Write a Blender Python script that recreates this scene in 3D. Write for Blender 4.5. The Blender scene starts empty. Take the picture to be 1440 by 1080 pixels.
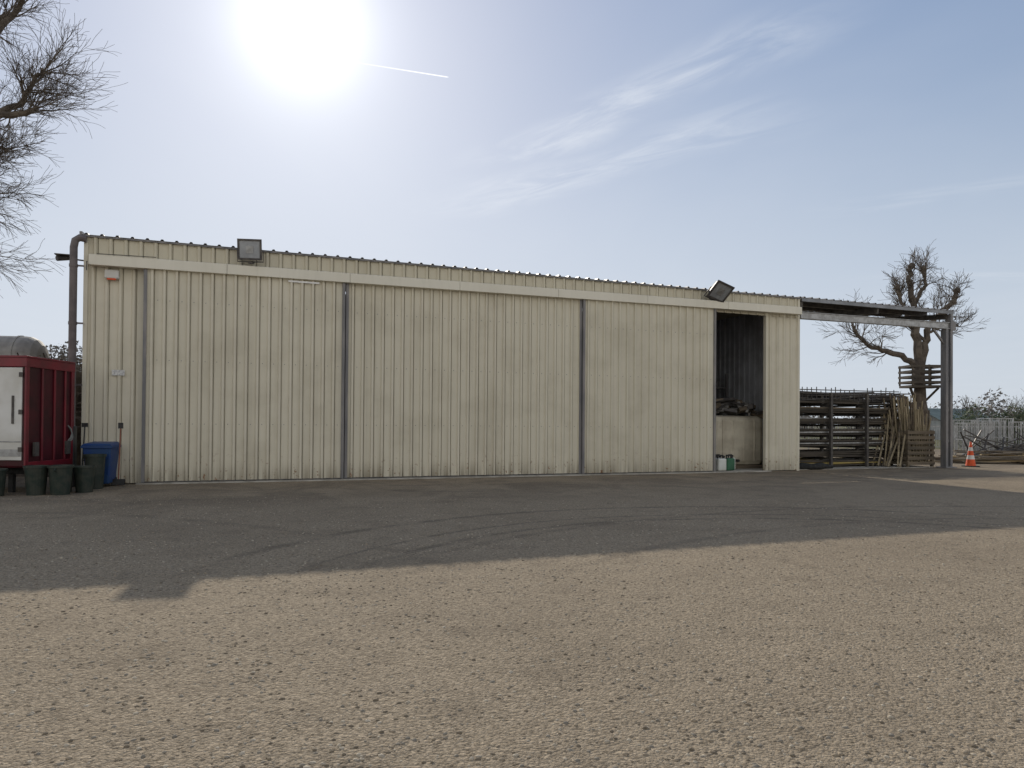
import bpy, math, random
import numpy as np
from mathutils import Vector, Matrix, Euler
R = random.Random(7)
scene = bpy.context.scene
SUN_EL = math.radians(26.8); SUN_AZ = math.radians(-16.7)   # azimuth measured from +Y towards +X
SUN = Vector((math.sin(SUN_AZ)*math.cos(SUN_EL), math.cos(SUN_AZ)*math.cos(SUN_EL), math.sin(SUN_EL)))

# ------------------------------------------------------------------ node helpers
class NT:
    def __init__(s, tree): s.t = tree
    def n(s, typ, **kw):
        nd = s.t.nodes.new(typ)
        for k, v in kw.items(): setattr(nd, k, v)
        return nd
    def set(s, sock, v):
        if hasattr(v, 'is_output'): s.t.links.new(v, sock)
        elif v is not None:
            if isinstance(v, (tuple, list)) and len(v) == 3 and sock.type == 'RGBA': v = (*v, 1)
            sock.default_value = v
    def math(s, op, a, b=None, c=None, clamp=False):
        nd = s.n('ShaderNodeMath', operation=op, use_clamp=clamp)
        s.set(nd.inputs[0], a)
        if b is not None: s.set(nd.inputs[1], b)
        if c is not None: s.set(nd.inputs[2], c)
        return nd.outputs[0]
    def vmath(s, op, a, b=None):
        nd = s.n('ShaderNodeVectorMath', operation=op)
        s.set(nd.inputs[0], a)
        if b is not None: s.set(nd.inputs[1], b)
        return nd.outputs['Value'] if op in ('DOT_PRODUCT', 'LENGTH', 'DISTANCE') else nd.outputs[0]
    def mix(s, f, a, b, blend='MIX'):
        nd = s.n('ShaderNodeMix', data_type='RGBA', blend_type=blend)
        s.set(nd.inputs[0], f); s.set(nd.inputs[6], a); s.set(nd.inputs[7], b)
        return nd.outputs[2]
    def noise(s, vec, scale, detail=4, rough=.55, dist=0):
        nd = s.n('ShaderNodeTexNoise')
        s.set(nd.inputs['Vector'], vec)
        nd.inputs['Scale'].default_value = scale; nd.inputs['Detail'].default_value = detail
        nd.inputs['Roughness'].default_value = rough; nd.inputs['Distortion'].default_value = dist
        return nd.outputs[0]
    def vor(s, vec, scale):
        nd = s.n('ShaderNodeTexVoronoi'); s.set(nd.inputs['Vector'], vec)
        nd.inputs['Scale'].default_value = scale
        return nd.outputs['Distance'], nd.outputs['Color']
    def ramp(s, f, a, b, lo=0., hi=1.):
        nd = s.n('ShaderNodeMapRange', interpolation_type='SMOOTHSTEP')
        s.set(nd.inputs[0], f); nd.inputs[1].default_value = a; nd.inputs[2].default_value = b
        nd.inputs[3].default_value = lo; nd.inputs[4].default_value = hi
        return nd.outputs[0]
    def mapping(s, vec, scale=(1, 1, 1), rot=(0, 0, 0), loc=(0, 0, 0)):
        nd = s.n('ShaderNodeMapping'); s.set(nd.inputs[0], vec)
        nd.inputs['Scale'].default_value = scale; nd.inputs['Rotation'].default_value = rot; nd.inputs['Location'].default_value = loc
        return nd.outputs[0]
    def sep(s, vec):
        nd = s.n('ShaderNodeSeparateXYZ'); s.set(nd.inputs[0], vec); return nd.outputs
    def comb(s, x, y, z):
        nd = s.n('ShaderNodeCombineXYZ'); s.set(nd.inputs[0], x); s.set(nd.inputs[1], y); s.set(nd.inputs[2], z); return nd.outputs[0]
    def bump(s, h, strength=.3, dist=.02):
        nd = s.n('ShaderNodeBump'); s.set(nd.inputs['Height'], h)
        nd.inputs['Strength'].default_value = strength; nd.inputs['Distance'].default_value = dist
        return nd.outputs[0]

def newmat(name):
    m = bpy.data.materials.new(name); m.use_nodes = True
    b = m.node_tree.nodes['Principled BSDF']
    return m, NT(m.node_tree), b

def mat(name, c1, c2=None, scale=3., rough=.7, metal=0., bump=0., stretch=(1, 1, 1), lo=.35, hi=.65, spec=.3, bscale=None):
    m, t, b = newmat(name)
    b.inputs['Roughness'].default_value = rough; b.inputs['Metallic'].default_value = metal
    b.inputs['Specular IOR Level'].default_value = spec
    if c2 is None: c2 = tuple(x*.7 for x in c1)
    tc = t.n('ShaderNodeTexCoord').outputs['Object']
    v = t.mapping(tc, stretch)
    n = t.noise(v, scale, 3, .6)
    t.set(b.inputs['Base Color'], t.mix(t.ramp(n, lo, hi), c1, c2))
    if bump: t.set(b.inputs['Normal'], t.bump(t.noise(v, bscale or scale*6, 2), bump, .01))
    return m

# ------------------------------------------------------------------ mesh builder
class MB:
    def __init__(s): s.v = []; s.f = []; s.m = []
    def add(s, vs, fs, mi=0):
        o = len(s.v); s.v += [tuple(x) for x in vs]
        for f in fs: s.f.append(tuple(i+o for i in f)); s.m.append(mi)
    def hexa(s, p, mi=0):
        s.add(p, [(0, 3, 2, 1), (4, 5, 6, 7), (0, 1, 5, 4), (1, 2, 6, 5), (2, 3, 7, 6), (3, 0, 4, 7)], mi)
    def box(s, x0, x1, y0, y1, z0, z1, mi=0):
        s.hexa([(x0, y0, z0), (x1, y0, z0), (x1, y1, z0), (x0, y1, z0), (x0, y0, z1), (x1, y0, z1), (x1, y1, z1), (x0, y1, z1)], mi)
    def obox(s, c, size, rot=(0, 0, 0), mi=0):
        M = Euler(rot).to_matrix(); c = Vector(c); a, b, d = [x/2 for x in size]
        s.hexa([c+M@Vector(q) for q in [(-a, -b, -d), (a, -b, -d), (a, b, -d), (-a, b, -d), (-a, -b, d), (a, -b, d), (a, b, d), (-a, b, d)]], mi)
    def beam(s, p0, p1, w, h, mi=0, up=(0, 0, 1)):
        p0 = Vector(p0); p1 = Vector(p1); d = (p1-p0).normalized(); up = Vector(up)
        if abs(d.dot(up)) > .98: up = Vector((0, 1, 0))
        x = d.cross(up).normalized(); z = x.cross(d).normalized()
        x = x*w/2; z = z*h/2
        s.hexa([p0-x-z, p0+x-z, p1+x-z, p1-x-z, p0-x+z, p0+x+z, p1+x+z, p1-x+z], mi)
    def tube(s, pts, rad, n=8, mi=0, cap=True):
        pts = [Vector(p) for p in pts]; k = len(pts)
        if not isinstance(rad, (list, tuple)): rad = [rad]*k
        vs = []; ref = None
        for i, p in enumerate(pts):
            d = (pts[min(i+1, k-1)]-pts[max(i-1, 0)])
            d = d.normalized() if d.length > 1e-9 else Vector((0, 0, 1))
            if ref is None: ref = Vector((1, 0, 0)) if abs(d.x) < .8 else Vector((0, 1, 0))
            a = (ref-d*ref.dot(d)).normalized(); b = d.cross(a); ref = a
            for j in range(n):
                t = 2*math.pi*j/n; vs.append(p+(a*math.cos(t)+b*math.sin(t))*rad[i])
        fs = [(i*n+j, i*n+(j+1) % n, (i+1)*n+(j+1) % n, (i+1)*n+j) for i in range(k-1) for j in range(n)]
        if cap: fs += [tuple(range(n-1, -1, -1)), tuple((k-1)*n+j for j in range(n))]
        s.add(vs, fs, mi)
    def lathe(s, prof, c=(0, 0, 0), n=24, mi=0):
        vs = [(c[0]+r*math.cos(2*math.pi*j/n), c[1]+r*math.sin(2*math.pi*j/n), c[2]+z) for r, z in prof for j in range(n)]
        k = len(prof)
        fs = [(i*n+j, i*n+(j+1) % n, (i+1)*n+(j+1) % n, (i+1)*n+j) for i in range(k-1) for j in range(n)]
        s.add(vs, fs, mi)
    def profile_wall(s, u0, u1, z0, z1, v, pitch, rib, slope, depth, mi=0, phase=0., groove=0.):
        pr = [(u0, v)]; u = u0+phase; e = 2*slope+rib
        shape = [(0, 0), (slope, -depth), (slope+rib, -depth), (e, 0)]
        if groove: shape += [(e+.004, .045), (e+groove, .045), (e+groove+.004, 0)]
        while u < u1:
            for du, dv in shape:
                if u0 < u+du < u1: pr.append((u+du, v+dv))
            u += pitch
        pr.append((u1, v))
        vs = []
        for a, b in pr: vs += [(a, b, z0), (a, b, z1)]
        s.add(vs, [(2*i, 2*i+2, 2*i+3, 2*i+1) for i in range(len(pr)-1)], mi)
    def profile_roof(s, u0, u1, v0, v1, z0, z1, pitch, rib, slope, h, mi=0):
        pr = [(u0, 0)]; u = u0+.05
        while u < u1:
            for du, dz in ((0, 0), (slope, h), (slope+rib, h), (2*slope+rib, 0)):
                if u0 < u+du < u1: pr.append((u+du, dz))
            u += pitch
        pr.append((u1, 0)); vs = []
        for a, b in pr: vs += [(a, v0, z0+b), (a, v1, z1+b)]
        s.add(vs, [(2*i, 2*i+2, 2*i+3, 2*i+1) for i in range(len(pr)-1)], mi)
    def obj(s, name, mats, parent=None, loc=(0, 0, 0), rot=(0, 0, 0), smooth=False, bevel=0, solid=0):
        me = bpy.data.meshes.new(name); me.from_pydata(s.v, [], s.f); me.update()
        for m in (mats if isinstance(mats, (list, tuple)) else [mats]): me.materials.append(m)
        me.polygons.foreach_set('material_index', s.m)
        if smooth: me.polygons.foreach_set('use_smooth', [True]*len(s.f))
        o = bpy.data.objects.new(name, me); scene.collection.objects.link(o)
        o.location = loc; o.rotation_euler = rot
        if parent: o.parent = parent
        if bevel:
            b = o.modifiers.new('bevel', 'BEVEL'); b.width = bevel; b.segments = 2; b.limit_method = 'ANGLE'
        if solid:
            b = o.modifiers.new('solid', 'SOLIDIFY'); b.thickness = solid
        return o
def empty(name, loc=(0, 0, 0), rotz=0.):
    o = bpy.data.objects.new(name, None); scene.collection.objects.link(o)
    o.location = loc; o.rotation_euler = (0, 0, rotz); o.empty_display_size = .3
    return o

# ------------------------------------------------------------------ materials
def wall_mat(name, base, dirt, rust=True, grime=1.0):
    m, t, b = newmat(name)
    tc = t.n('ShaderNodeTexCoord').outputs['Object']; x, y, z = t.sep(tc)
    streak = t.noise(t.mapping(tc, (6, 6, .22)), 1.0, 3, .6)
    blot = t.noise(tc, .8, 4, .65)
    wn = t.n('ShaderNodeTexWhiteNoise', noise_dimensions='1D'); t.set(wn.inputs['W'], t.math('FLOOR', x))
    f = t.math('MULTIPLY', t.ramp(streak, .46, .76), .26*grime)
    f = t.math('ADD', f, t.math('MULTIPLY', t.ramp(blot, .42, .72), .30*grime))
    f = t.math('ADD', f, t.math('MULTIPLY', wn.outputs[0], .14))
    col = t.mix(f, base, dirt)
    low = t.math('MULTIPLY', t.ramp(z, .60, .0), t.ramp(streak, .3, .65))
    col = t.mix(t.math('MULTIPLY', low, .70), col, (.20, .165, .11))
    if rust:
        spots = t.noise(tc, 9, 2, .7)
        rs = t.math('MULTIPLY', t.ramp(spots, .62, .70), t.ramp(z, 1.0, .0, .0, .9))
        col = t.mix(rs, col, (.22, .10, .04))
    t.set(b.inputs['Base Color'], col)
    b.inputs['Roughness'].default_value = .5; b.inputs['Specular IOR Level'].default_value = .35
    return m
M_wall = wall_mat('cream_cladding', (.71, .67, .55), (.45, .41, .31))
M_fascia = wall_mat('cream_fascia', (.62, .575, .45), (.43, .39, .29), False)
M_rail = wall_mat('rail_cover', (.80, .765, .655), (.58, .55, .45), False, .7)
M_frame = mat('door_stile_steel', (.17, .17, .18), (.26, .25, .25), 4, .5, .3, stretch=(1, 1, .2))
M_dark = mat('dark_steel', (.07, .065, .065), (.12, .11, .10), 5, .5, .2)
M_pipe = mat('brown_pvc', (.115, .098, .098), (.17, .148, .144), 3, .4)
M_roof = mat('roof_steel', (.20, .20, .21), (.30, .29, .28), 2, .45, .3)
M_galv = mat('galvanised_steel', (.42, .43, .44), (.28, .28, .28), 6, .42, .6)
M_intwall = mat('interior_grey_sheet', (.48, .50, .53), (.36, .37, .39), 1.2, .6)
M_conc = mat('concrete', (.48, .46, .41), (.32, .30, .26), 2.2, .85, bump=.3)
M_wood = mat('weathered_timber', (.20, .16, .115), (.10, .085, .065), 2.2, .85, stretch=(.3, 3, 3))
M_woodd = mat('dark_old_timber', (.10, .085, .068), (.055, .048, .04), 2.2, .85, stretch=(.3, 3, 3))
M_wood2 = mat('fresh_timber', (.46, .35, .19), (.28, .21, .12), 1.8, .8, stretch=(.4, 3, 3))
M_woody = mat('yellow_board', (.50, .39, .13), (.36, .28, .12), 2, .7)
M_stake = mat('bleached_stakes', (.44, .37, .25), (.28, .23, .15), 3, .85, stretch=(3, 3, .4))
M_bark = mat('bark', (.085, .070, .058), (.16, .135, .11), 3, .95, bump=.5)
M_black = mat('black_plastic', (.025, .025, .027), (.05, .05, .05), 5, .45)
M_blue = mat('blue_plastic', (.018, .055, .19), (.028, .07, .175), 4, .42)
M_white = mat('white_paint', (.72, .72, .70), (.58, .57, .53), 1.2, .45)
M_red = mat('red_paint', (.20, .014, .026), (.13, .014, .022), 1.4, .38, spec=.5)
M_redd = mat('dark_red_paint', (.075, .010, .016), (.045, .010, .013), 2, .45)
M_orange = mat('cone_orange', (.75, .11, .03), (.60, .09, .03), 6, .55)
M_glass = mat('floodlight_glass', (.30, .32, .34), (.22, .23, .25), 3, .12, spec=.8)
M_tank = mat('beige_plastic_tank', (.66, .61, .49), (.46, .41, .32), 1.3, .5)
M_greyp = mat('grey_tank', (.33, .32, .30), (.22, .21, .20), 2.5, .6)
M_green = mat('green_plastic', (.05, .16, .09), None, 4, .5)
M_rubber = mat('rubber', (.02, .02, .02), (.04, .04, .038), 8, .8)
M_stickw = mat('broom_handle', (.30, .12, .08), None, 8, .6)

# ------------------------------------------------------------------ world
w = bpy.data.worlds.new('World'); scene.world = w; w.use_nodes = True
t = NT(w.node_tree); bg = w.node_tree.nodes['Background']
sky = t.n('ShaderNodeTexSky'); sky.sky_type = 'NISHITA'; sky.sun_disc = False
sky.sun_elevation = SUN_EL; sky.sun_rotation = SUN_AZ
sky.air_density = 1.0; sky.dust_density = .5; sky.ozone_density = 2.0
d = t.vmath('NORMALIZE', t.n('ShaderNodeTexCoord').outputs['Generated'])
dx, dy, dz = t.sep(d)
dzc = t.math('MAXIMUM', dz, .03)
px = t.math('DIVIDE', dx, dzc); py = t.math('DIVIDE', dy, dzc)
P = t.comb(px, py, 0)
wobn = t.noise(P, 1.1, 2)
def band(x0, y0, x1, y1, wid, seed):
    L = math.hypot(x1-x0, y1-y0); a = math.atan2(y1-y0, x1-x0); ca, sa = math.cos(a), math.sin(a)
    ex = t.math('SUBTRACT', px, x0); ey = t.math('SUBTRACT', py, y0)
    al = t.math('ADD', t.math('MULTIPLY', ex, ca), t.math('MULTIPLY', ey, sa))
    ac = t.math('SUBTRACT', t.math('MULTIPLY', ey, ca), t.math('MULTIPLY', ex, sa))
    v = t.comb(t.math('MULTIPLY', al, 1.6), t.math('MULTIPLY', ac, 5.), seed)
    n1 = t.noise(v, 1.5, 5, .62, .6)
    ac2 = t.math('ABSOLUTE', t.math('ADD', ac, t.math('MULTIPLY', t.math('SUBTRACT', wobn, .5), wid*2.2)))
    m = t.ramp(ac2, wid, 0.)
    m = t.math('MULTIPLY', m, t.ramp(al, -L*.15, L*.25)); m = t.math('MULTIPLY', m, t.ramp(al, L*1.15, L*.7))
    return t.math('MULTIPLY', m, t.ramp(n1, .30, .70))
cl = band(.75, 1.75, -.10, 2.75, .17, 3.)
for args, k in (((.85, 2.30, -.35, 3.35, .26, 9.), .85), ((2.2, 2.9, 1.4, 3.3, .18, 5.), .35), ((4.2, 4.6, 2.4, 4.8, .25, 27.), .4)):
    cl = t.math('MAXIMUM', cl, t.math('MULTIPLY', band(*args), k))
def trail(x0, y0, x1, y1, wid):
    L = math.hypot(x1-x0, y1-y0); ca, sa = (x1-x0)/L, (y1-y0)/L
    ex = t.math('SUBTRACT', px, x0); ey = t.math('SUBTRACT', py, y0)
    al = t.math('ADD', t.math('MULTIPLY', ex, ca), t.math('MULTIPLY', ey, sa))
    ac = t.math('ABSOLUTE', t.math('SUBTRACT', t.math('MULTIPLY', ey, ca), t.math('MULTIPLY', ex, sa)))
    return t.math('MULTIPLY', t.ramp(ac, wid, 0), t.math('MULTIPLY', t.ramp(al, 0, L*.9), t.ramp(al, L, L*.97)))
tr = trail(-.50, 1.95, -.189, 2.05, .0055)
veil = t.ramp(t.noise(t.mapping(P, (1, .5, 1), (0, 0, .6)), .7, 4, .6, .5), .35, .8)
GE = math.radians(28.4)
GD = (math.sin(SUN_AZ)*math.cos(GE), math.cos(SUN_AZ)*math.cos(GE), math.sin(GE))
cosS = t.math('MAXIMUM', t.vmath('DOT_PRODUCT', d, GD), 0.)
g1 = t.math('POWER', cosS, 420.); g2 = t.math('POWER', cosS, 70.); g3 = t.math('POWER', cosS, 6.)
K = 6.6
c0 = t.vmath('MULTIPLY', sky.outputs[0], (1.9, 2.15, 2.7))
KK = (K, K*1.07, K*1.32)
col = t.vmath('DIVIDE', t.vmath('MULTIPLY', c0, KK), t.vmath('ADD', c0, KK))
hz = t.ramp(dz, .55, 0.)
col = t.mix(t.math('MULTIPLY', hz, .78), col, (6.5, 7.1, 7.75))
back_fill = t.math('MULTIPLY', t.ramp(dy, .25, -.45), t.ramp(dz, 1.0, .35))  # bright warm haze added behind the camera to light the shaded front wall
col = t.mix(t.math('MULTIPLY', back_fill, .80), col, (9.5, 9.0, 8.1))
col = t.mix(t.math('MULTIPLY', cl, .45), col, (8.4, 8.7, 9.1))
col = t.mix(t.math('MULTIPLY', veil, .14), col, (7.0, 7.4, 8.0))
col = t.mix(t.math('MULTIPLY', tr, .8), col, (12., 12., 12.))
gl = t.math('ADD', t.math('MULTIPLY', g1, 5.5), t.math('ADD', t.math('MULTIPLY', g2, 2.0), t.math('MULTIPLY', g3, 1.3)))
col = t.mix(1., col, t.mix(1., (1, .985, .93), t.comb(gl, gl, gl), 'MULTIPLY'), 'ADD')
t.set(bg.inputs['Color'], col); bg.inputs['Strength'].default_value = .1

sl = bpy.data.lights.new('sun', 'SUN'); sl.energy = 3.2; sl.angle = math.radians(.5); sl.color = (1, .92, .80)
so = bpy.data.objects.new('sun', sl); scene.collection.objects.link(so)
so.rotation_euler = SUN.to_track_quat('Z', 'Y').to_euler(); so.location = (0, 0, 30)

# ------------------------------------------------------------------ camera
cam = bpy.data.cameras.new('camera'); co = bpy.data.objects.new('camera', cam); scene.collection.objects.link(co)
cam.sensor_width = 36; cam.lens = 25.0; cam.clip_end = 3000; cam.clip_start = .05
co.matrix_world = Matrix.Translation((0, 0, 1.6)) @ Matrix.Rotation(math.radians(90.6), 4, 'X') @ Matrix.Rotation(math.radians(.47), 4, 'Z')
cam.shift_y = .0309
scene.camera = co

# ------------------------------------------------------------------ ground
A = Vector((-10.5, 17.4, 0)); TH = math.radians(20.7)
def W(u, v, z=0): return Vector((A.x+u*math.cos(TH)-v*math.sin(TH), A.y+u*math.sin(TH)+v*math.cos(TH), z))
m, t, b = newmat('gravel_yard')
tc = t.n('ShaderNodeTexCoord').outputs['Object']; X, Y, Z = t.sep(tc)
big = t.noise(tc, .25, 4, .6, .4); med = t.noise(tc, 1.7, 3, .65); fine = t.noise(tc, 24, 4, .8); fine2 = t.noise(tc, 95, 1, .7)
vd, vc = t.vor(tc, 55)
sx = t.sep(vc)[0]
f = t.math('ADD', t.math('MULTIPLY', t.ramp(fine, .34, .66), .5), t.math('MULTIPLY', sx, .5))
col = t.mix(f, (.155, .122, .082), (.50, .405, .285))
col = t.mix(t.math('MULTIPLY', t.ramp(fine2, .52, .72), .4), col, (.57, .485, .365))
col = t.mix(t.math('MULTIPLY', t.ramp(big, .45, .68), .28), col, (.165, .130, .090))
col = t.mix(t.math('MULTIPLY', t.ramp(med, .50, .72), .30), col, (.155, .122, .086))
P2 = t.vmath('MULTIPLY', tc, (1, 1, 0)); tsum = None
for (cx, cy), r0, wd, k in (((4.3, 6.0), 6.2, .13, 1), ((4.3, 6.0), 7.9, .15, 1), ((4.3, 6.0), 6.75, .07, 1), ((10., 1.0), 11.6, .16, .7), ((10., 1.0), 13.4, .16, .7), ((-9., 2.0), 10.2, .2, .6)):
    tcv = t.vmath('LENGTH', t.vmath('SUBTRACT', P2, (cx, cy, 0)))
    g = t.math('MULTIPLY', t.ramp(t.math('ABSOLUTE', t.math('SUBTRACT', tcv, t.math('ADD', r0-.15, t.math('MULTIPLY', big, .3)))), wd, .02), k)
    tsum = g if tsum is None else t.math('MAXIMUM', tsum, g)
tsum = t.math('MULTIPLY', tsum, t.math('MULTIPLY', t.ramp(Y, 7.0, 9.0), t.ramp(med, .30, .55)))
col = t.mix(t.math('MULTIPLY', tsum, .42), col, (.10, .084, .066))
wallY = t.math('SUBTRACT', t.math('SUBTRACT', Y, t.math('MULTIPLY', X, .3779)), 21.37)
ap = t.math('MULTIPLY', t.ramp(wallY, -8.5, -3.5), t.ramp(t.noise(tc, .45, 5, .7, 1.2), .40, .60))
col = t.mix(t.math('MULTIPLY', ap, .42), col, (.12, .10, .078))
fld = t.ramp(t.math('ADD', Y, t.math('MULTIPLY', big, 6)), 52, 56)
col = t.mix(fld, col, t.mix(med, (.09, .10, .045), (.17, .15, .08)))
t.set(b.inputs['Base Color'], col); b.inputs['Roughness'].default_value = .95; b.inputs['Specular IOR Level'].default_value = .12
h = t.math('ADD', t.math('MULTIPLY', vd, -.6), t.math('MULTIPLY', t.noise(tc, 28, 3, .8), 1.3))
h = t.math('ADD', h, t.math('MULTIPLY', t.noise(tc, 2.2, 1), 1.8))
t.set(b.inputs['Normal'], t.bump(h, .9, .020))
g = MB(); g.add([(-900, -60, 0), (900, -60, 0), (900, 1500, 0), (-900, 1500, 0)], [(0, 1, 2, 3)])
g.obj('ground', m)

rng = np.random.default_rng(3)
def stones(name, N, ymin, ymax, rmin, rmax, mats, power=1.0, rp=7):
    y = ymin+(ymax-ymin)*rng.random(N)**power
    x = (rng.random(N)*2-1)*(y*.80+.6)
    dens = .5+.5*np.sin(x*1.7+np.sin(y*1.1)*1.5)*np.sin(y*1.9+np.sin(x*.8)*2)
    keep = (y < 17.1+.3779*(x+10.5)) & (rng.random(N) < .45+.55*dens); x = x[keep]; y = y[keep]; n = len(x)
    r = rmin+(rmax-rmin)*rng.random(n)**rp
    base = np.array([(1, 0, 0), (0, 1, 0), (-1, 0, 0), (0, -1, 0), (0, 0, 1), (.6, .6, .55), (-.6, .6, .55), (-.6, -.6, .55), (.6, -.6, .55)], float)
    faces = np.array([(0, 1, 5), (1, 2, 6), (2, 3, 7), (3, 0, 8), (5, 1, 6), (6, 2, 7), (7, 3, 8), (8, 0, 5), (4, 5, 6), (4, 6, 7), (4, 7, 8), (4, 8, 5)])
    V = base[None]*(1+.5*(rng.random((n, 9, 3))-.5))
    V[:, :, 2] *= (.45+.35*rng.random(n))[:, None]
    V[:, :, 0] *= (.8+.6*rng.random(n))[:, None]
    a = rng.random(n)*6.28; c, s = np.cos(a)[:, None], np.sin(a)[:, None]
    VX = V[:, :, 0]*c-V[:, :, 1]*s; VY = V[:, :, 0]*s+V[:, :, 1]*c
    V = np.stack([VX, VY, V[:, :, 2]], 2)*r[:, None, None]
    V[:, :, 0] += x[:, None]; V[:, :, 1] += y[:, None]; V[:, :, 2] -= .001
    F = (faces[None]+9*np.arange(n)[:, None, None]).reshape(-1, 3)
    me = bpy.data.meshes.new(name); me.vertices.add(n*9); me.vertices.foreach_set('co', V.ravel())
    me.loops.add(F.size); me.loops.foreach_set('vertex_index', F.ravel().astype(np.int32))
    me.polygons.add(len(F)); me.polygons.foreach_set('loop_start', np.arange(0, F.size, 3, dtype=np.int32))
    me.polygons.foreach_set('loop_total', np.full(len(F), 3, np.int32))
    for mm in mats: me.materials.append(mm)
    me.polygons.foreach_set('material_index', np.repeat(rng.integers(0, len(mats), n), 12).astype(np.int32))
    me.update(calc_edges=True)
    o = bpy.data.objects.new(name, me); scene.collection.objects.link(o); return o
SM = [mat('stone_tan', (.37, .30, .21), (.28, .225, .155), 30, .9), mat('stone_grey', (.30, .26, .20), (.22, .195, .155), 30, .9),
      mat('stone_brown', (.22, .175, .12), (.16, .13, .09), 30, .9), mat('stone_pale', (.52, .45, .34), (.42, .36, .27), 30, .9)]
stones('gravel', 80000, 2.6, 15, .003, .017, SM, 1.3, 5)

# ------------------------------------------------------------------ shed
shed = empty('metal_shed', A, TH)
b1 = MB()
b1.profile_wall(0, 1.30, 0.03, 5.55, 0, .30, .05, .03, .045, phase=.12, groove=.014)
b1.profile_wall(20.66, 22.05, 0.03, 5.62, 0, .30, .05, .03, .045, phase=.1, groove=.014)
b1.box(-.02, .07, -.055, .10, .0, 6.08)
b1.box(21.99, 22.08, -.055, .12, .0, 6.08)
b1.obj('front_cladding', M_wall, shed)
b2 = MB(); b2.profile_wall(.07, 21.99, 5.40, 6.09, -.03, .3333, .045, .03, .045, phase=.1, groove=.014)
b2.obj('fascia_cladding', M_fascia, shed)
b3 = MB(); n = 7
for i in range(n):
    ua = .12+(21.95-.12)*i/n+.004; ub = .12+(21.95-.12)*(i+1)/n-.004
    za, zb = 5.50+.135*ua/22, 5.50+.135*ub/22
    b3.hexa([(ua, -.30, za-.14), (ub, -.30, zb-.14), (ub, -.075, zb-.14), (ua, -.075, za-.14), (ua, -.30, za+.11), (ub, -.30, zb+.11), (ub, -.075, zb+.16), (ua, -.075, za+.16)])
b3.obj('sliding_rail_cover', M_rail, shed, bevel=.006)
def door(nm, u0, u1, v, z1):
    q = MB(); q.profile_wall(u0, u1, .07, z1, v, .2775, .05, .018, .055, phase=.10, groove=.016)
    o = q.obj(nm, M_wall, shed)
    q = MB(); q.box(u0-.045, u0+.03, v-.05, v+.03, .05, z1); q.box(u1-.03, u1+.045, v-.05, v+.03, .05, z1)
    q.box(u0+.03, u1-.03, v+.05, v+.08, .04, .13)
    q.obj(nm+'_frame', M_frame, shed)
    q = MB(); k = int((u1-u0)/.2775)
    for z in (1.5, 3.1, 4.6):
        for i in range(k):
            uu = u0+.27+i*.2775; q.box(uu-.009, uu+.009, v-.008, v, z, z+.018)
    q.obj(nm+'_screws', M_frame, shed)
    return o
door('sliding_door_a', 1.36, 6.20, -.17, 5.42)
door('sliding_door_b', 6.32, 13.42, -.10, 5.44)
door('sliding_door_c', 13.52, 18.36, -.17, 5.47)
q = MB(); q.box(4.75, 5.55, -.236, -.232, 5.305, 5.352); q.obj('light_gap_strip', mat('painted_light_gap', (.9, .9, .9), (.85, .85, .85)), shed)  # light through the gap below the rail, painted as a near-white strip
q = MB(); q.box(1.2, 20.7, -.24, -.06, 0.0, .035); q.obj('door_threshold', M_conc, shed)
q = MB(); q.box(20.58, 20.66, -.08, .06, 0, 5.5); q.box(18.30, 18.42, .0, .10, 0, 5.5); q.obj('opening_jambs', M_wall, shed)
q = MB()
D = 9.0
def sidewall(u, z0a=6.05, z1a=6.72):
    q.hexa([(u, .13, 0), (u+.06, .13, 0), (u+.06, D, 0), (u, D, 0), (u, .13, z0a), (u+.06, .13, z0a), (u+.06, D, z1a), (u, D, z1a)])
sidewall(0.0); sidewall(22.0)
q.box(0.061, 21.999, D-.06, D, 0, 6.70)
q.obj('outer_walls', M_wall, shed)
q = MB(); q.profile_wall(.1, 21.9, .03, 6.6, D-.09, .3, .05, .03, .04)
q.obj('interior_back_sheet', M_intwall, shed)
q = MB(); q.box(21.93, 21.97, .2, 8.8, 0.03, 5.9)
for i in range(28): q.box(21.88, 21.93, .3+i*.3, .38+i*.3, .03, 5.9)
q.obj('interior_side_lining', M_intwall, shed)
q = MB()
for u in (6.2, 13.4, 17.9):
    for v in (1.2, 5, 8.7): q.box(u-.08, u+.08, v-.08, v+.08, 0.03, 5.95+v*.06)
    q.beam((u, .15, 5.9), (u, 8.8, 6.5), .14, .22)
for v in (2.2, 4.5, 6.8): q.beam((.1, v, 6.02+v*.074), (21.8, v, 6.02+v*.074), .06, .16)
q.obj('steel_frame', M_frame, shed)
q = MB(); q.profile_roof(-.06, 22.12, -.12, D+.1, 6.115, 6.83, .3333, .045, .03, .045)
q.obj('roof_sheet', M_roof, shed, solid=.004)
q = MB(); q.beam((-.05, -.085, 6.10), (22.1, -.085, 6.10), .02, .05); q.beam((-.08, -.1, 6.13), (-.08, D, 6.85), .06, .12); q.obj('roof_edge_trim', M_frame, shed)
q = MB(); q.box(0.062, 21.99, .15, D-.1, 0.0, .03); q.obj('floor_slab', M_conc, shed)
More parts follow.
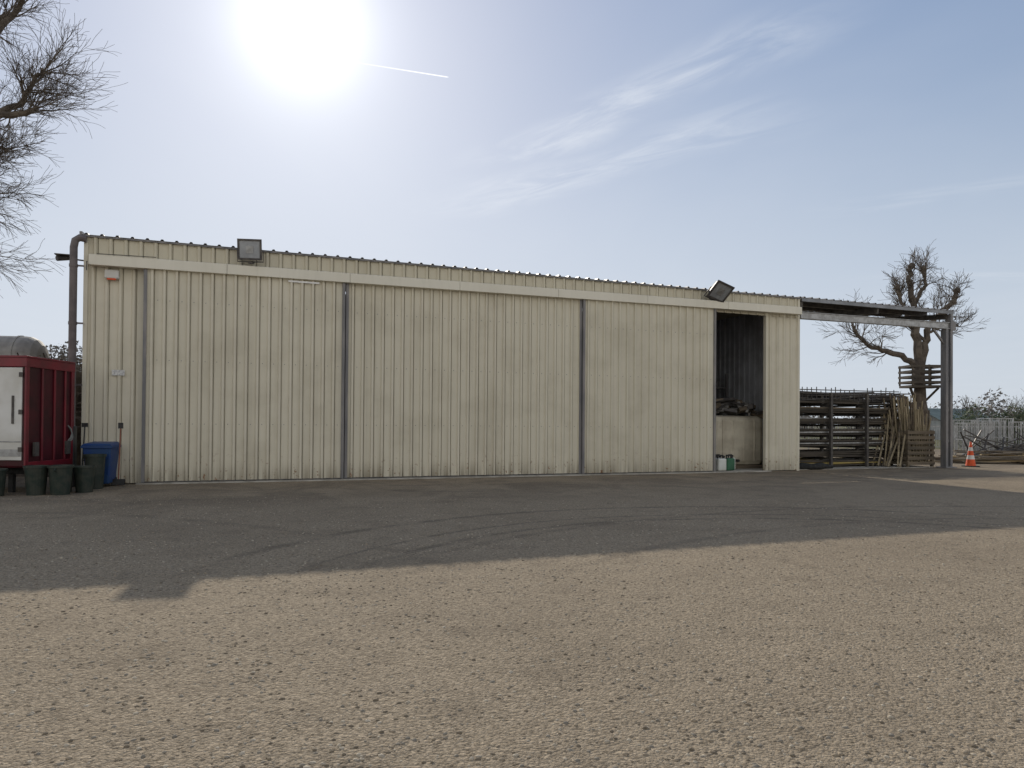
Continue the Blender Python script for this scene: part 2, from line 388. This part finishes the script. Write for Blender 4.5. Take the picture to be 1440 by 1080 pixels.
def floodlight(nm, u, v, z, rot, s=1.):
    p = empty(nm, (u, v, z)); p.parent = shed; p.rotation_euler = rot; p.scale = (s, s, s)
    q = MB(); q.hexa([(-.31, 0, -.27), (.31, 0, -.27), (.22, .17, -.18), (-.22, .17, -.18), (-.31, 0, .27), (.31, 0, .27), (.22, .17, .18), (-.22, .17, .18)])
    for i in range(7): q.box(-.20+.06*i, -.18+.06*i, .17, .22, -.16, .16)
    q.obj('housing', M_dark, p, bevel=.01)
    q = MB(); q.box(-.33, .33, -.035, -.001, -.29, -.235); q.box(-.33, .33, -.035, -.001, .235, .29); q.box(-.33, -.275, -.035, -.001, -.235, .235); q.box(.275, .33, -.035, -.001, -.235, .235)
    q.obj('bezel', M_dark, p)
    q = MB(); q.box(-.275, .275, -.02, -.004, -.235, .235); q.obj('lens_glass', M_glass, p)
    q = MB(); q.box(-.10, .10, -.03, -.022, -.10, .10); q.obj('lamp_reflector', M_galv, p)
    q = MB(); q.tube([(-.35, .05, 0), (-.35, .05, -.33), (.35, .05, -.33), (.35, .05, 0)], .018, 6); q.box(-.06, .06, .02, .25, -.38, -.33)
    q.obj('bracket', M_dark, p)
floodlight('floodlight_a', 3.78, -.42, 6.03, (math.radians(8), 0, math.radians(-14)), .92)
floodlight('floodlight_b', 18.35, -.50, 6.00, (math.radians(42), math.radians(14), math.radians(8)), 1.12)
q = MB(); q.box(.44, .76, -.16, -.045, 5.08, 5.30); q.obj('alarm_siren', M_white, shed, bevel=.03)
q = MB(); q.box(.50, .70, -.175, -.158, 5.04, 5.085); q.obj('siren_strobe', M_orange, shed, bevel=.008)
q = MB(); q.box(.62, .90, -.055, -.047, 2.70, 2.84); q.obj('notice_plate', mat('notice', (.75, .75, .72), (.45, .45, .46), 28, .5), shed)
q = MB()
q.tube([(.05, -.13, 6.0), (-.10, -.13, 6.02), (-.19, -.13, 5.95), (-.22, -.13, 5.78), (-.22, -.13, 3.2), (-.22, -.13, .9)], .085, 14)
for z in (5.3, 3.9, 2.4, 1.2): q.tube([(-.22, -.13, z), (-.22, -.13, z+.07)], .098, 14)
for z in (5.33, 3.93, 2.43): q.box(-.22, 0.0, -.14, -.11, z-.01, z+.03)
q.obj('downpipe', M_pipe, shed)
q = MB(); q.tube([(-.02, .3, 5.55), (-.45, .2, 5.56)], .02, 6); q.tube([(-.62, .1, 5.52), (-.38, .28, 5.60)], .065, 10); q.box(-.66, -.34, .02, .36, 5.61, 5.63)
q.obj('cctv_camera', M_dark, shed)
q = MB(); q.tube([(.10, -.31, 5.42), (.10, -.36, 5.42), (.10, -.36, 5.2)], .012, 5); q.tube([(.3, -.31, 5.63), (1.6, -.318, 5.655)], .01, 5); q.obj('cable', M_dark, shed)

# ------------------------------------------------------------------ canopy
can = empty('steel_canopy', W(22.1, 0), TH)
q = MB(); L = 7.42
q.profile_roof(0.03, L+.1, -.12, 4.0, 6.125, 6.50, .3333, .045, .03, .045); q.obj('roof_sheet', M_roof, can, solid=.004)
q = MB(); q.beam((0.03, -.09, 6.06), (L+.1, -.09, 6.06), .03, .12); q.obj('edge_flashing', mat('grey_flashing', (.32, .34, .37), None, 2, .5), can)
q = MB()
q.beam((.0, -.02, 5.50), (L+.1, -.02, 5.53), .12, .24)
for zz in (5.395, 5.62): q.beam((0, -.02, zz), (L+.1, -.02, zz+.03), .2, .02)
q.obj('front_beam', M_galv, can)
q = MB()
for v in (1.0, 2.2, 3.9): q.beam((0, v, 6.04+v*.09), (L, v, 6.04+v*.09), .07, .16)
for u in (.1, 3.7, L-.08): q.beam((u, .0, 5.90), (u, 3.95, 6.28), .10, .2)
q.obj('rafters', M_dark, can)
q = MB()
for u in (L-.26, L-.02): q.box(u-.06, u+.06, -.12, .12, 0, 5.4 if u < L-.1 else 6.0)
for z in (1, 2.2, 3.4, 4.6): q.box(L-.2, L-.08, -.06, .06, z, z+.12)
q.box(L-.45, L+.15, -.22, .22, 0, .04)
q.beam((L-.26, 0, 4.8), (L-.9, 0, 5.40), .07, .07)
q.box(L-.10, L+.18, -.14, .14, 5.36, 5.72)
q.obj('end_post', M_frame, can)
q = MB(); q.box(0, 6.9, .3, 4.2, 0.0, .02); q.obj('concrete_pad', M_conc, can)

rack = empty('timber_rack', W(22.5, 1.5), TH)
q = MB(); levels = [.40, .82, 1.24, 1.66, 2.08, 2.45]
for u in (.3, 2.1, 3.9, 5.7):
    for v in (-.46, 0, 1.5): q.box(u-.05, u+.05, v-.05, v+.05, 0.02, 2.85)
    for z in levels: q.box(u-.04, u+.04, -.42, 1.7, z-.09, z-.01)
q.obj('rack_frame', M_dark, rack)
q = MB(); q2 = MB(); q3 = MB(); q4 = MB()
for li, z in enumerate([.05]+levels):
    y = -.34
    for k in range(14):
        for j in range(R.choice([2, 3, 3, 3]) if li < 6 else R.choice([0, 1, 2])):
            x0 = R.uniform(-.3, .5); x1 = R.uniform(4.9, 6.5); th = R.uniform(.04, .075)
            zz = z+j*.08
            rr = R.random()
            tgt = q3 if (li == 0 and rr < .5) else (q2 if rr < .10 else (q4 if rr > .9 else q))
            tgt.obox(((x0+x1)/2, y+.07, zz+.04), (x1-x0, .12, th), (0, R.uniform(-.014, .014), R.uniform(-.012, .012)))
        y += .145
q.obj('planks', M_woodd, rack); q2.obj('pale_planks', M_wood, rack); q3.obj('yellow_planks', M_woody, rack); q4.obj('steel_profiles', M_galv, rack)
q = MB()
for i in range(26):
    x = .1+i*.235; q.tube([(x, -.1, 2.6), (x+R.uniform(-.03, .03), -.1, 3.0+R.uniform(-.1, .15))], .018, 5)
q.tube([(.0, -.1, 2.97), (6, -.1, 2.99)], .02, 5); q.tube([(.0, -.1, 2.75), (6, -.1, 2.78)], .02, 5)
for i in range(40):
    q.tube([(R.uniform(0, 1), R.uniform(-.4, 1.4), 2.55+R.uniform(0, .35)), (R.uniform(5, 6.6), R.uniform(-.4, 1.4), 2.55+R.uniform(0, .45))], .024, 5)
q.obj('steel_bars', M_dark, rack)

cr = empty('stake_crate', W(27.85, .45), TH)
q = MB()
for x in (0, 1.3):
    for y in (0, 1.0): q.box(x-.05, x+.05, y-.05, y+.05, 0.02, 1.45)
for i in range(7):
    z = .1+i*.2
    q.box(-.07, 1.37, -.08, -.052, z, z+.12); q.box(-.07, 1.37, 1.052, 1.08, z, z+.12)
    q.box(-.08, -.052, -.05, 1.05, z, z+.12); q.box(1.352, 1.38, -.05, 1.05, z, z+.12)
q.obj('slatted_crate', M_wood, cr)
q = MB(); q2 = MB()
for i in range(150):
    x = R.uniform(.05, 1.25); y = R.uniform(.05, .95); lean = R.gauss((x-.65)*.30-.10, .13); H = R.uniform(1.6, 2.9)
    (q if i % 5 < 2 else q2).beam((x, y, .1), (x+lean*H*.5, y+R.uniform(-.15, .15), H), .035, .035)
q.obj('stakes', M_wood, cr); q2.obj('pale_stakes', M_stake, cr)
q = MB(); q2 = MB()
for i in range(16): (q if i % 2 else q2).beam((-.85+R.uniform(-.2, .3), -.25+i*.07, .05), (-.25+R.uniform(-.1, .4), .1+i*.06, R.uniform(1.3, 2.3)), .05, .03)
q.obj('leaning_boards', M_wood, cr); q2.obj('leaning_pale_boards', M_stake, cr)
q = MB(); pts = [(-.1, 0, .10), (.3, .05, .13), (.7, -.05, .10), (1.2, .03, .12), (1.7, 0, .08)]
q.tube(pts, [.06, .13, .11, .14, .05], 9); q.tube([(p[0]*.9+.2, p[1]+.2, .07) for p in pts], [.05, .1, .08, .1, .04], 8)
q.obj('rolled_tarpaulin', M_rubber, None, W(22.3, .35, .0), (0, 0, TH), smooth=True)

# ------------------------------------------------------------------ things inside opening
tk = empty('liquid_tank', W(19.2, 1.0, .03), TH)
q = MB(); q.box(0, 2.25, 0, 1.5, .1, 1.90); q.obj('shell', M_tank, tk, bevel=.2)
q = MB()
for x in (.38, .84, 1.30, 1.76): q.box(x, x+.07, -.03, 1.53, .25, 1.75)
q.obj('moulded_ribs', M_tank, tk, bevel=.03)
q = MB(); q.box(.05, 2.2, .05, 1.45, 0, .12); q.obj('pallet_base', M_wood, tk)
q = MB(); q.tube([(.9, .6, 1.88), (.9, .6, 2.02)], .22, 16); q.tube([(.95, -.05, .3), (.95, -.2, .3)], .05, 10); q.obj('cap_and_tap', M_black, tk)
cl_ = empty('stored_clutter', W(19.2, 1.0, .03), TH)
q = MB(); q2 = MB(); q3 = MB()
for i in range(60):
    (q, q2, q3)[i % 3].obox((R.uniform(.0, 2.3), R.uniform(.1, 1.5), 1.96+R.uniform(0, .50)), (R.uniform(.15, .8), R.uniform(.05, .3), R.uniform(.04, .22)), (R.uniform(-.4, .4), R.uniform(-.3, .3), R.uniform(-1, 1)))
q.obj('scrap', M_dark, cl_); q2.obj('offcuts', M_wood, cl_); q3.obj('crates', M_greyp, cl_)
q = MB(); q2 = MB()
for u in (-.2, 2.4):
    for v in (2.4, 3.2): q.box(u-.04, u+.04, v-.04, v+.04, 0, 3.6)
for z in (1.0, 2.0, 3.0): q.box(-.25, 2.45, 2.35, 3.25, z, z+.05)
for i in range(22): (q, q2)[i % 2].obox((R.uniform(0, 2.2), 2.7, R.choice([1.2, 2.2, 3.2])), (R.uniform(.2, .5), .4, R.uniform(.2, .4)))
q.obj('shelf', M_frame, cl_); q2.obj('shelf_boxes', M_tank, cl_)
def jerry(u, v, mt, s=1.):
    p = empty('jerrycan', W(u, v, .035), TH+.3+R.uniform(-.3, .3)); p.scale = (s, s, s)
    q = MB(); q.box(-.13, .13, -.09, .09, 0, .30); q.obj('can_body', mt, p, bevel=.03)
    q = MB(); q.tube([(-.08, 0, .29), (-.08, 0, .37), (.07, 0, .37), (.09, 0, .29)], .02, 6); q.tube([(.09, 0, .28), (.12, 0, .36)], .03, 8); q.obj('handle_and_spout', M_black, p)
M_wtrans = mat('milky_plastic', (.72, .74, .70), (.6, .62, .57), 4, .4)
for i, (u, v) in enumerate([(18.92, .22), (19.30, .26), (19.12, .62), (19.58, .55)]): jerry(u, v, [M_wtrans, M_green, M_wtrans, M_wtrans][i], 1.4)

# ------------------------------------------------------------------ bare trees
def chain(mb, pts, r0, r1, n=8):
    k = len(pts); P = [Vector(p) for p in pts]; out = []
    for i in range(k-1):
        for j in range(4):
            s = j/4; p = P[i].lerp(P[i+1], s); out.append(p+Vector((R.gauss(0, .04), R.gauss(0, .04), R.gauss(0, .03)))*(1 if (i+j) else 0))
    out.append(P[-1]); m = len(out)
    rad = [(r0+(r1-r0)*i/(m-1))*R.uniform(.92, 1.12) for i in range(m)]
    mb.tube(out, rad, n); return out, rad
def grow(mb, p, d, L, r, lvl, up=.12, nk=5, rmin=.0045):
    n = 5 if lvl > 0 else 4; pts = [p]; d = d.normalized(); dirs = []
    for i in range(n):
        d = (d+Vector((R.gauss(0, .16), R.gauss(0, .16), R.gauss(0, .13)+up*.4))).normalized()
        pts.append(pts[-1]+d*L/n); dirs.append(d)
    rad = [max(r*(1-.72*i/n), rmin) for i in range(n+1)]
    mb.tube(pts, rad, 3 if lvl < 2 else 5, cap=False)
    if lvl <= 0: return
    for k in range(nk):
        i = R.choice(range(1, n+1)); ax = Vector((R.gauss(0, 1), R.gauss(0, 1), R.gauss(0, 1))).normalized()
        nd = Matrix.Rotation(R.uniform(.4, .9), 3, ax) @ dirs[i-1]; nd.z += up
        grow(mb, pts[i], nd, L*R.uniform(.5, .8), rad[i]*.7, lvl-1, up, nk, rmin)
def limb(mb, pts, r0, r1, kids, L, lvl=2, up=.12, start=.3, nk=5, kr=.035, rmin=.0045):
    out, rad = chain(mb, pts, r0, r1)
    m = len(out)
    for k in range(kids):
        i = int(R.uniform(start, 1)*(m-1)); dd = (out[min(i+1, m-1)]-out[max(i-1, 0)]).normalized()
        ax = Vector((R.gauss(0, 1), R.gauss(0, 1), R.gauss(0, 1))).normalized()
        nd = Matrix.Rotation(R.uniform(.5, 1.3), 3, ax) @ dd; nd.z += up
        grow(mb, out[i], nd, L*R.uniform(.6, 1.15), min(rad[i]*.5, kr), lvl, up, nk, rmin)
    return out
q = MB(); Y0 = 22
chain(q, [(-19.2, Y0, -.1), (-19.0, Y0, 3), (-18.8, Y0, 7), (-18.2, Y0, 12), (-17.8, Y0, 17)], .48, .16, 12)
kw = dict(nk=6, kr=.026, rmin=.0052)
limb(q, [(-18.9, Y0, 8.2), (-17.6, Y0, 10.2), (-16.2, Y0, 11.0), (-15.1, Y0-.1, 11.05), (-14.7, Y0-.2, 11.15)], .17, .06, 18, 1.4, 2, .04, .35, **kw)
limb(q, [(-16.2, Y0, 11.0), (-15.4, Y0+.2, 11.6), (-15.0, Y0+.2, 12.3), (-14.7, Y0, 12.5)], .09, .05, 15, 1.35, 2, .05, .3, **kw)
limb(q, [(-18.5, Y0, 10.5), (-17.0, Y0+.4, 13.2), (-15.9, Y0+.4, 14.4), (-15.0, Y0, 15.2)], .14, .05, 10, 1.5, 2, .08, .35, **kw)
limb(q, [(-18.9, Y0, 7.4), (-17.6, Y0-.4, 8.6), (-16.5, Y0-.4, 9.4), (-15.6, Y0-.4, 9.9)], .12, .04, 17, 1.35, 2, .0, .45, **kw)
limb(q, [(-18.9, Y0, 5.8), (-17.6, Y0-.4, 7.2), (-16.5, Y0-.4, 8.0), (-15.9, Y0-.4, 8.5)], .12, .04, 17, 1.25, 2, -.04, .45, **kw)
limb(q, [(-18.9, Y0, 4.8), (-17.8, Y0-.2, 5.4), (-16.9, Y0-.2, 6.2), (-16.3, Y0-.2, 6.7)], .10, .04, 17, 1.1, 2, -.10, .45, **kw)
limb(q, [(-18, Y0, 12), (-17, Y0-.5, 13.3), (-16.0, Y0-.5, 13.6), (-15.4, Y0-.5, 13.9)], .12, .04, 12, 1.4, 2, .0, .3, **kw)
limb(q, [(-18.8, Y0, 7), (-20, Y0, 9.5), (-21.5, Y0+.5, 12)], .2, .06, 6, 1.5, 2)
q.obj('bare_tree', M_bark)
q = MB(); tx, ty = 21.75, 38.0
def T(ix, iz, dy=0): return (tx+ix, ty+dy, iz)
kw = dict(nk=5, kr=.035, rmin=.008)
chain(q, [T(.15, -.1), T(.1, 2), T(.05, 3.7), T(.0, 4.9)], .34, .26, 12)
limb(q, [T(0, 4.9), T(-.2, 6.6), T(-.3, 8.2), T(-.55, 9.4), T(-.45, 10.2)], .23, .10, 20, 1.05, 2, .12, .25, **kw)
limb(q, [T(.05, 4.6), T(.35, 6.0), T(.5, 7.0), T(1.2, 7.7), T(1.8, 8.3), T(2.0, 8.9)], .20, .09, 20, 1.05, 2, .08, .3, **kw)
limb(q, [T(0, 4.7), T(-.9, 5.4), T(-1.8, 5.6), T(-2.7, 5.9), T(-3.4, 6.6), T(-3.6, 7.0)], .18, .06, 18, 1.15, 2, .02, .35, **kw)
limb(q, [T(-.2, 7.0), T(-.9, 8.0), T(-1.2, 9.0)], .12, .07, 12, 1.0, 2, .1, .3, **kw)
limb(q, [T(-.3, 8.0), T(.3, 9.2), T(.2, 10.1)], .11, .07, 11, .9, 2, .1, .3, **kw)
limb(q, [T(.3, 6.2), T(-.6, 7.1), T(-1.8, 7.2)], .09, .04, 12, 1.0, 2, .1, .3, **kw)
limb(q, [T(.4, 6.6), T(1.2, 6.9), T(2.1, 7.0)], .08, .04, 10, .9, 2, .1, .3, **kw)
for kx, kz, kr in [(-.45, 10.2, .18), (2.0, 8.9, .18), (-1.2, 9.05, .16), (.2, 10.1, .15), (1.2, 7.75, .20), (.1, 7.2, .16), (-.4, 8.4, .2), (1.8, 8.3, .18)]:
    q.tube([T(kx-.05, kz-kr), T(kx, kz-kr*.4), T(kx+.04, kz+kr*.4), T(kx, kz+kr*.9)], [kr*.4, kr, kr*.85, kr*.25], 8)
q.obj('pollarded_tree', M_bark)
tp = empty('tree_platform', (20.9, 37.2, 3.65))
q = MB(); q.box(0, 1.75, 0, 1.2, 0, .12)
for x in (0, .87, 1.67): q.box(x, x+.09, -.03, 0.0, .12, 1.2); q.box(x, x+.09, 1.2, 1.23, .12, 1.2)
for z in (.22, .5, .78, 1.06): q.box(-.02, 1.78, -.06, -.032, z, z+.12); q.box(-.02, 1.78, 1.232, 1.26, z, z+.12); q.box(-.03, 0, 0, 1.2, z, z+.12); q.box(1.76, 1.79, 0, 1.2, z, z+.12)
q.obj('slats', M_woodd, tp)
q = MB(); q.beam((.1, .3, 0), (.75, .85, -.9), .1, .1); q.beam((1.6, .3, 0), (1.0, .85, -.9), .1, .1); q.obj('struts', M_woodd, tp)

# ------------------------------------------------------------------ left: trailer, tank, bins
tr = empty('box_trailer', (-16.06, 15.2, 0)); TD = 1.65
q = MB(); q.box(0, 5.65, 0, TD, .55, 2.88); q.obj('body', M_redd, tr, bevel=.05)
q = MB(); q.box(-.02, 5.67, -.03, .0, 2.72, 2.93); q.box(5.65, 5.69, -.03, TD+.02, 2.72, 2.93); q.box(-.02, 5.69, -.03, TD+.02, 2.90, 2.96)
q.box(5.65, 5.69, -.03, .08, .5, 2.72); q.box(5.652, 5.69, TD-.1, TD, .5, 2.72); q.box(5.652, 5.69, .08, TD-.1, .5, .68)
for y in (.5, .92, 1.3): q.box(5.652, 5.69, y, y+.05, .68, 2.72)
q.obj('red_frame', M_red, tr, bevel=.01)
q = MB(); q.box(.1, 5.60, -.035, -.004, .72, 2.70); q.obj('white_side_panel', M_white, tr, bevel=.006)
q = MB(); q.box(5.40, 5.44, -.06, -.036, 1.5, 2.1)
for z in (.9, 1.7, 2.5): q.box(5.54, 5.62, -.05, -.036, z, z+.1)
q.box(5.69, 5.74, .2, .34, .8, 1.1); q.box(5.69, 5.74, 1.3, 1.45, .8, 1.1)
q.obj('hinges_and_lamps', M_dark, tr)
q = MB(); q.box(.1, 5.60, -.04, -.0352, 1.10, 1.13); q.box(4.9, 5.6, -.042, -.0405, .8, .95); q.obj('panel_trim', M_galv, tr)
q = MB()
for x in (1.9, 2.8):
    for y in (.02, 1.45): q.tube([(x, y, .34), (x, y+.18, .34)], .34, 20)
q.box(.2, 5.5, .3, 1.4, .40, .55); q.box(5.1, 5.2, .3, .4, 0, .42); q.box(5.1, 5.2, 1.3, 1.4, 0, .42); q.obj('wheels_and_chassis', M_rubber, tr)
q = MB(); prof = [(-3.5, .62), (0, .62), (.18, .60), (.34, .52), (.46, .36), (.52, .15), (.53, .01)]
q.tube([(x, 0, 0) for x, r in prof], [r for x, r in prof], 28)
for x in (-.15, -1.2, -2.3): q.tube([(x, 0, 0), (x+.06, 0, 0)], .64, 28)
q.box(-3.2, -.2, -.4, .4, -3.3, -.5)
q.tube([(-1, 0, .6), (-1, 0, .72)], .2, 14)
q.obj('water_tank', M_greyp, None, (-14.1, 20.6, 3.38), (0, 0, .15))
q = MB()
for i in range(520):
    x = R.uniform(-14.6, -11.6); y = R.uniform(19.5, 21.3); z = R.uniform(1.2, 3.35)*min(1, .86+R.random()*.3)
    dd = Vector((R.gauss(0, 1), R.gauss(0, .5), R.gauss(0, .35))).normalized()*R.uniform(.3, .9)
    p = Vector((x, y, z)); q.tube([p-dd*.5, p+Vector((0, 0, R.uniform(-.05, .08))), p+dd*.5], [.02, .016, .006], 3, cap=False)
q.box(-14.6, -12.2, 19.8, 21.0, 0, 2.95)
q.obj('brushwood_heap', M_bark)
mat_tub = mat('dark_green_tub', (.022, .035, .028), (.045, .05, .04), 6, .5)
def pot(x, y, r=.27, h=.55):
    q = MB(); q.lathe([(0.01, 0), (r*.78, 0), (r*.97, h*.93), (r*1.08, h*.93), (r*1.08, h), (r*.98, h), (r*.93, h*.9), (.01, h*.88)], n=22)
    q.tube([(-r*1.05, 0, h*.8), (-r*1.2, 0, h*.86), (-r*1.05, 0, h*.92)], .015, 5)
    q.obj('plastic_tub', mat_tub, None, (x, y, 0), (0, 0, R.uniform(0, 3)))
pot(-10.05, 15.05, .22, .62); pot(-9.60, 15.15, .23, .62); pot(-9.85, 15.62, .22, .60); pot(-9.42, 15.7, .21, .58); pot(-10.72, 14.75, .22, .56); pot(-11.2, 14.8, .22, .56); pot(-9.66, 16.5, .22, .8)
bn = empty('wheelie_bin', W(.50, -.55), TH-.15)
q = MB()
q.hexa([(-.24, -.24, .08), (.24, -.24, .08), (.24, .26, .08), (-.24, .26, .08), (-.31, -.33, .95), (.31, -.33, .95), (.31, .32, .95), (-.31, .32, .95)])
q.obj('bin_body', M_blue, bn, bevel=.03)
q = MB(); q.box(-.335, .335, -.36, .34, .93, .985); q.hexa([(-.33, -.37, .987), (.33, -.37, .987), (.33, .36, .987), (-.33, .36, .987), (-.27, -.30, 1.04), (.27, -.30, 1.04), (.27, .30, 1.07), (-.27, .30, 1.07)])
q.tube([(-.28, .40, 1.0), (.28, .40, 1.0)], .018, 8); q.obj('lid_and_rim', M_blue, bn, bevel=.015)
q = MB()
for x in (-.24, .2): q.tube([(x, .24, .11), (x+.05, .24, .11)], .11, 18)
q.box(-.2, .2, .2, .26, .09, .13); q.obj('wheels', M_rubber, bn)
q = MB(); q.obox((.03, -.312, .70), (.16, .006, .12), (.1, 0, 0)); q.obj('label', M_white, bn)
q = MB(); q.tube([(-.40, -.1, .0), (-.42, .15, 1.45)], .016, 6); q.obox((-.42, .15, 1.47), (.13, .04, .1)); q.obj('shovel', M_black, bn)
q = MB(); q.tube([(.36, .05, .02), (.34, .25, 1.42)], .016, 6); q.obj('broom_stick', M_stickw, bn)
q = MB(); q.obox((.34, .25, 1.46), (.1, .05, .14)); q.obox((.36, .05, .1), (.3, .06, .14)); q.obj('broom_head', M_black, bn)
hr = empty('hose_box', W(-.30, -.50), TH)
q = MB(); q.box(-.16, .24, -.1, .22, 0, 1.45); q.obj('cabinet', M_black, hr, bevel=.03)
q = MB()
for i in range(5):
    q.tube([(.05+.16*math.cos(a*.52), -.12-.02*i, 1.2+.2*math.sin(a*.52)+.02*i) for a in range(13)], .016, 6, cap=False)
q.obj('hose', mat('grey_hose', (.28, .29, .28), None, 4, .5), hr)

# ------------------------------------------------------------------ right: cone, boards, cages, far buildings
cn = empty('traffic_cone', (18.45, 28.6, 0), .3)
q = MB(); q.box(-.23, .23, -.23, .23, 0, .04); q.obj('base', M_rubber, cn, bevel=.015)
def cr_(z): return .185-.155*(z-.04)/.96
q = MB(); q2 = MB(); q.lathe([(cr_(.04), .04), (cr_(.30), .30)]); q2.lathe([(cr_(.30), .30), (cr_(.46), .46)]); q.lathe([(cr_(.46), .46), (cr_(.64), .64)]); q2.lathe([(cr_(.64), .64), (cr_(.78), .78)]); q.lathe([(cr_(.78), .78), (cr_(1.0), 1.0), (.005, 1.0)])
q.obj('cone_body', M_orange, cn, smooth=True); q2.obj('white_bands', M_white, cn, smooth=True)
q = MB(); q2 = MB()
for i in range(70):
    x = R.uniform(19.5, 27.5); y = 32+R.uniform(-1.2, 1.6); z = .04+R.random()**1.5*.55*max(.2, 1-abs(x-23.5)/6)
    (q if i % 3 else q2).obox((x, y, z), (R.uniform(1.5, 3.6), .18, .05), (0, R.uniform(-.05, .05), R.uniform(-.25, .25)))
for i in range(7): q2.obox((24.2+R.uniform(-.2, .2), 31.2, .06+i*.06), (4.0-.15*i, .9, .04), (0, 0, .03+R.uniform(-.03, .03)))
q.obj('board_pile', [M_wood], None); q2.obj('yellow_board_pile', [M_wood2], None)
def cage(x, y, w=1.2, dd=1.0, h=1.9, rz=0.):
    q = MB()
    for a in (0, w):
        for c in (0, dd): q.box(a-.035, a+.035, c-.035, c+.035, 0, h)
    for z in (.2, h*.5, h-.03):
        for c in (0, dd): q.beam((0, c, z), (w, c, z), .045, .045)
        for a in (0, w): q.beam((a, 0, z), (a, dd, z), .045, .045)
    for i in range(1, 10):
        for c in (0, dd): q.beam((w*i/10, c, .2), (w*i/10, c, h), .018, .018)
    q.obj('metal_stillage', M_galv, None, (x, y, 0), (0, 0, rz))
for i, (x, y) in enumerate([(24.3, 38), (25.7, 38.2), (27.2, 38), (28.6, 38.4), (25.1, 40.5), (26.8, 40.5), (29.9, 38.1), (31.3, 38.1)]): cage(x, y, 1.25, 1., R.uniform(1.8, 2.3), R.uniform(-.1, .1))
q = MB()
for i in range(46): q.beam((23.5+R.uniform(-1, 6), 36+R.uniform(-.6, 1), .05), (24+R.uniform(-1, 7), 36.5, R.uniform(.5, 1.5)), .06, .05)
q.obj('scrap_metal', M_dark)
# boundary railing behind the yard
q = MB()
for i in range(34):
    q.box(14+i*1.0, 14.06+i*1.0, 47.97, 48.03, 0, 1.7)
    for k in range(1, 6): q.box(14+i*1.0+k*.166, 14.02+i*1.0+k*.166, 47.99, 48.01, .2, 1.6)
for z in (.2, 1.6): q.box(14, 48, 47.965, 48.035, z, z+.05)
q.obj('boundary_railing', M_galv)
fb = empty('farm_building', (52, 86, 0), .35)
q = MB(); q.box(0, 9, 0, 6, 0, 2.3); q.obj('walls', mat('pale_render', (.42, .43, .42), None, 1, .8), fb)
q = MB(); q.add([(-.3, -.4, 2.2), (9.3, -.4, 2.2), (9.3, 3, 3.9), (-.3, 3, 3.9), (-.3, 6.4, 2.2), (9.3, 6.4, 2.2)], [(0, 1, 2, 3), (3, 2, 5, 4)]); q.obj('roof', mat('green_roof', (.20, .24, .21), None, 1, .6), fb, solid=.06)
q = MB(); q.add([(0.01, -.01, 2.3), (0.01, 6, 2.3), (0.01, 3, 3.8), (8.99, 0, 2.3), (8.99, 6, 2.3), (8.99, 3, 3.8)], [(0, 1, 2), (3, 5, 4)]); q.obj('gables', M_greyp, fb)
q = MB()
for x in (1, 3.2, 5.4, 7.6): q.box(x, x+.9, -.03, -.005, .9, 1.8)
q.obj('windows', M_glass, fb)

def leafmass(name, blobs, count, size, mats):
    V = []; F = []; MI = []
    for i in range(count):
        cx, cy, cz, rx, ry, rz = R.choice(blobs)
        d = Vector((R.gauss(0, 1), R.gauss(0, 1), R.gauss(0, 1))).normalized()*R.random()**.35
        c = Vector((cx+d.x*rx, cy+d.y*ry, max(.05, cz+d.z*rz))); s = size*R.uniform(.5, 1.4)
        a = Vector((R.gauss(0, 1), R.gauss(0, 1), R.gauss(0, 1))).normalized(); bb = a.orthogonal().normalized()
        o = len(V); V += [c+a*s, c-a*s*.5+bb*s*.5, c-a*s*.4-bb*s*.5]; F.append((o, o+1, o+2)); MI.append(R.randrange(len(mats)))
    q = MB(); q.v = [tuple(v) for v in V]; q.f = F; q.m = MI; return q.obj(name, mats)
G1 = mat('evergreen_leaf', (.045, .07, .03), (.07, .09, .035), 1, .7); G2 = mat('evergreen_leaf_light', (.09, .11, .045), None, 1, .7)
H1 = mat('twig_haze', (.20, .18, .16), (.14, .13, .115), .2, .95); H2 = mat('twig_haze_light', (.26, .24, .21), None, .2, .95)
bl = [(31.5+i*1.3+R.uniform(-.3, .3), 50+R.uniform(-.5, .5), 1.4, 1.1, 1.0, R.uniform(1.1, 2.2)) for i in range(12)]
leafmass('evergreen_hedge', bl, 14000, .12, [G1, G1, G2])
bl = []
x = -60
while x < 130:
    y = 105+R.uniform(-8, 8); hh = R.uniform(2.2, 4.6)*(1.15 if x < -40 else 1.0)
    bl.append((x, y, hh*.7, R.uniform(2, 5), 2.5, hh)); x += R.uniform(1.2, 3.2)
leafmass('distant_trees', bl, 36000, .34, [H1, H1, H2])
bl = [(-38-i*2.2, 62+R.uniform(-2, 2), 4.0, 2.2, 2, R.uniform(3.2, 4.8)) for i in range(8)]+[(-36-i*.9, 60, 3.4, 1.3, 1.3, R.uniform(3.2, 4.6)) for i in range(5)]
leafmass('distant_copse', bl, 12000, .2, [H1, H1, H2])
q = MB()
for (x, y, hh) in [(52, 80, 4.6), (47, 84, 3.6), (-41, 60, 5.6), (-44, 61, 6.0), (-38, 60, 5.2), (37, 90, 3.5), (58, 82, 4.4), (62, 85, 5.0)]:
    chain(q, [(x, y, 0), (x+.1, y, hh*.45)], .18, .12, 6)
    for k in range(8): grow(q, Vector((x, y, hh*R.uniform(.3, .45))), Vector((R.gauss(0, .6), R.gauss(0, .6), 1)), hh*.42, .06, 2, .1, 5, .012)
q.obj('distant_bare_trees', M_bark)

scene.view_settings.view_transform = 'Standard'; scene.view_settings.look = 'None'; scene.view_settings.exposure = 0
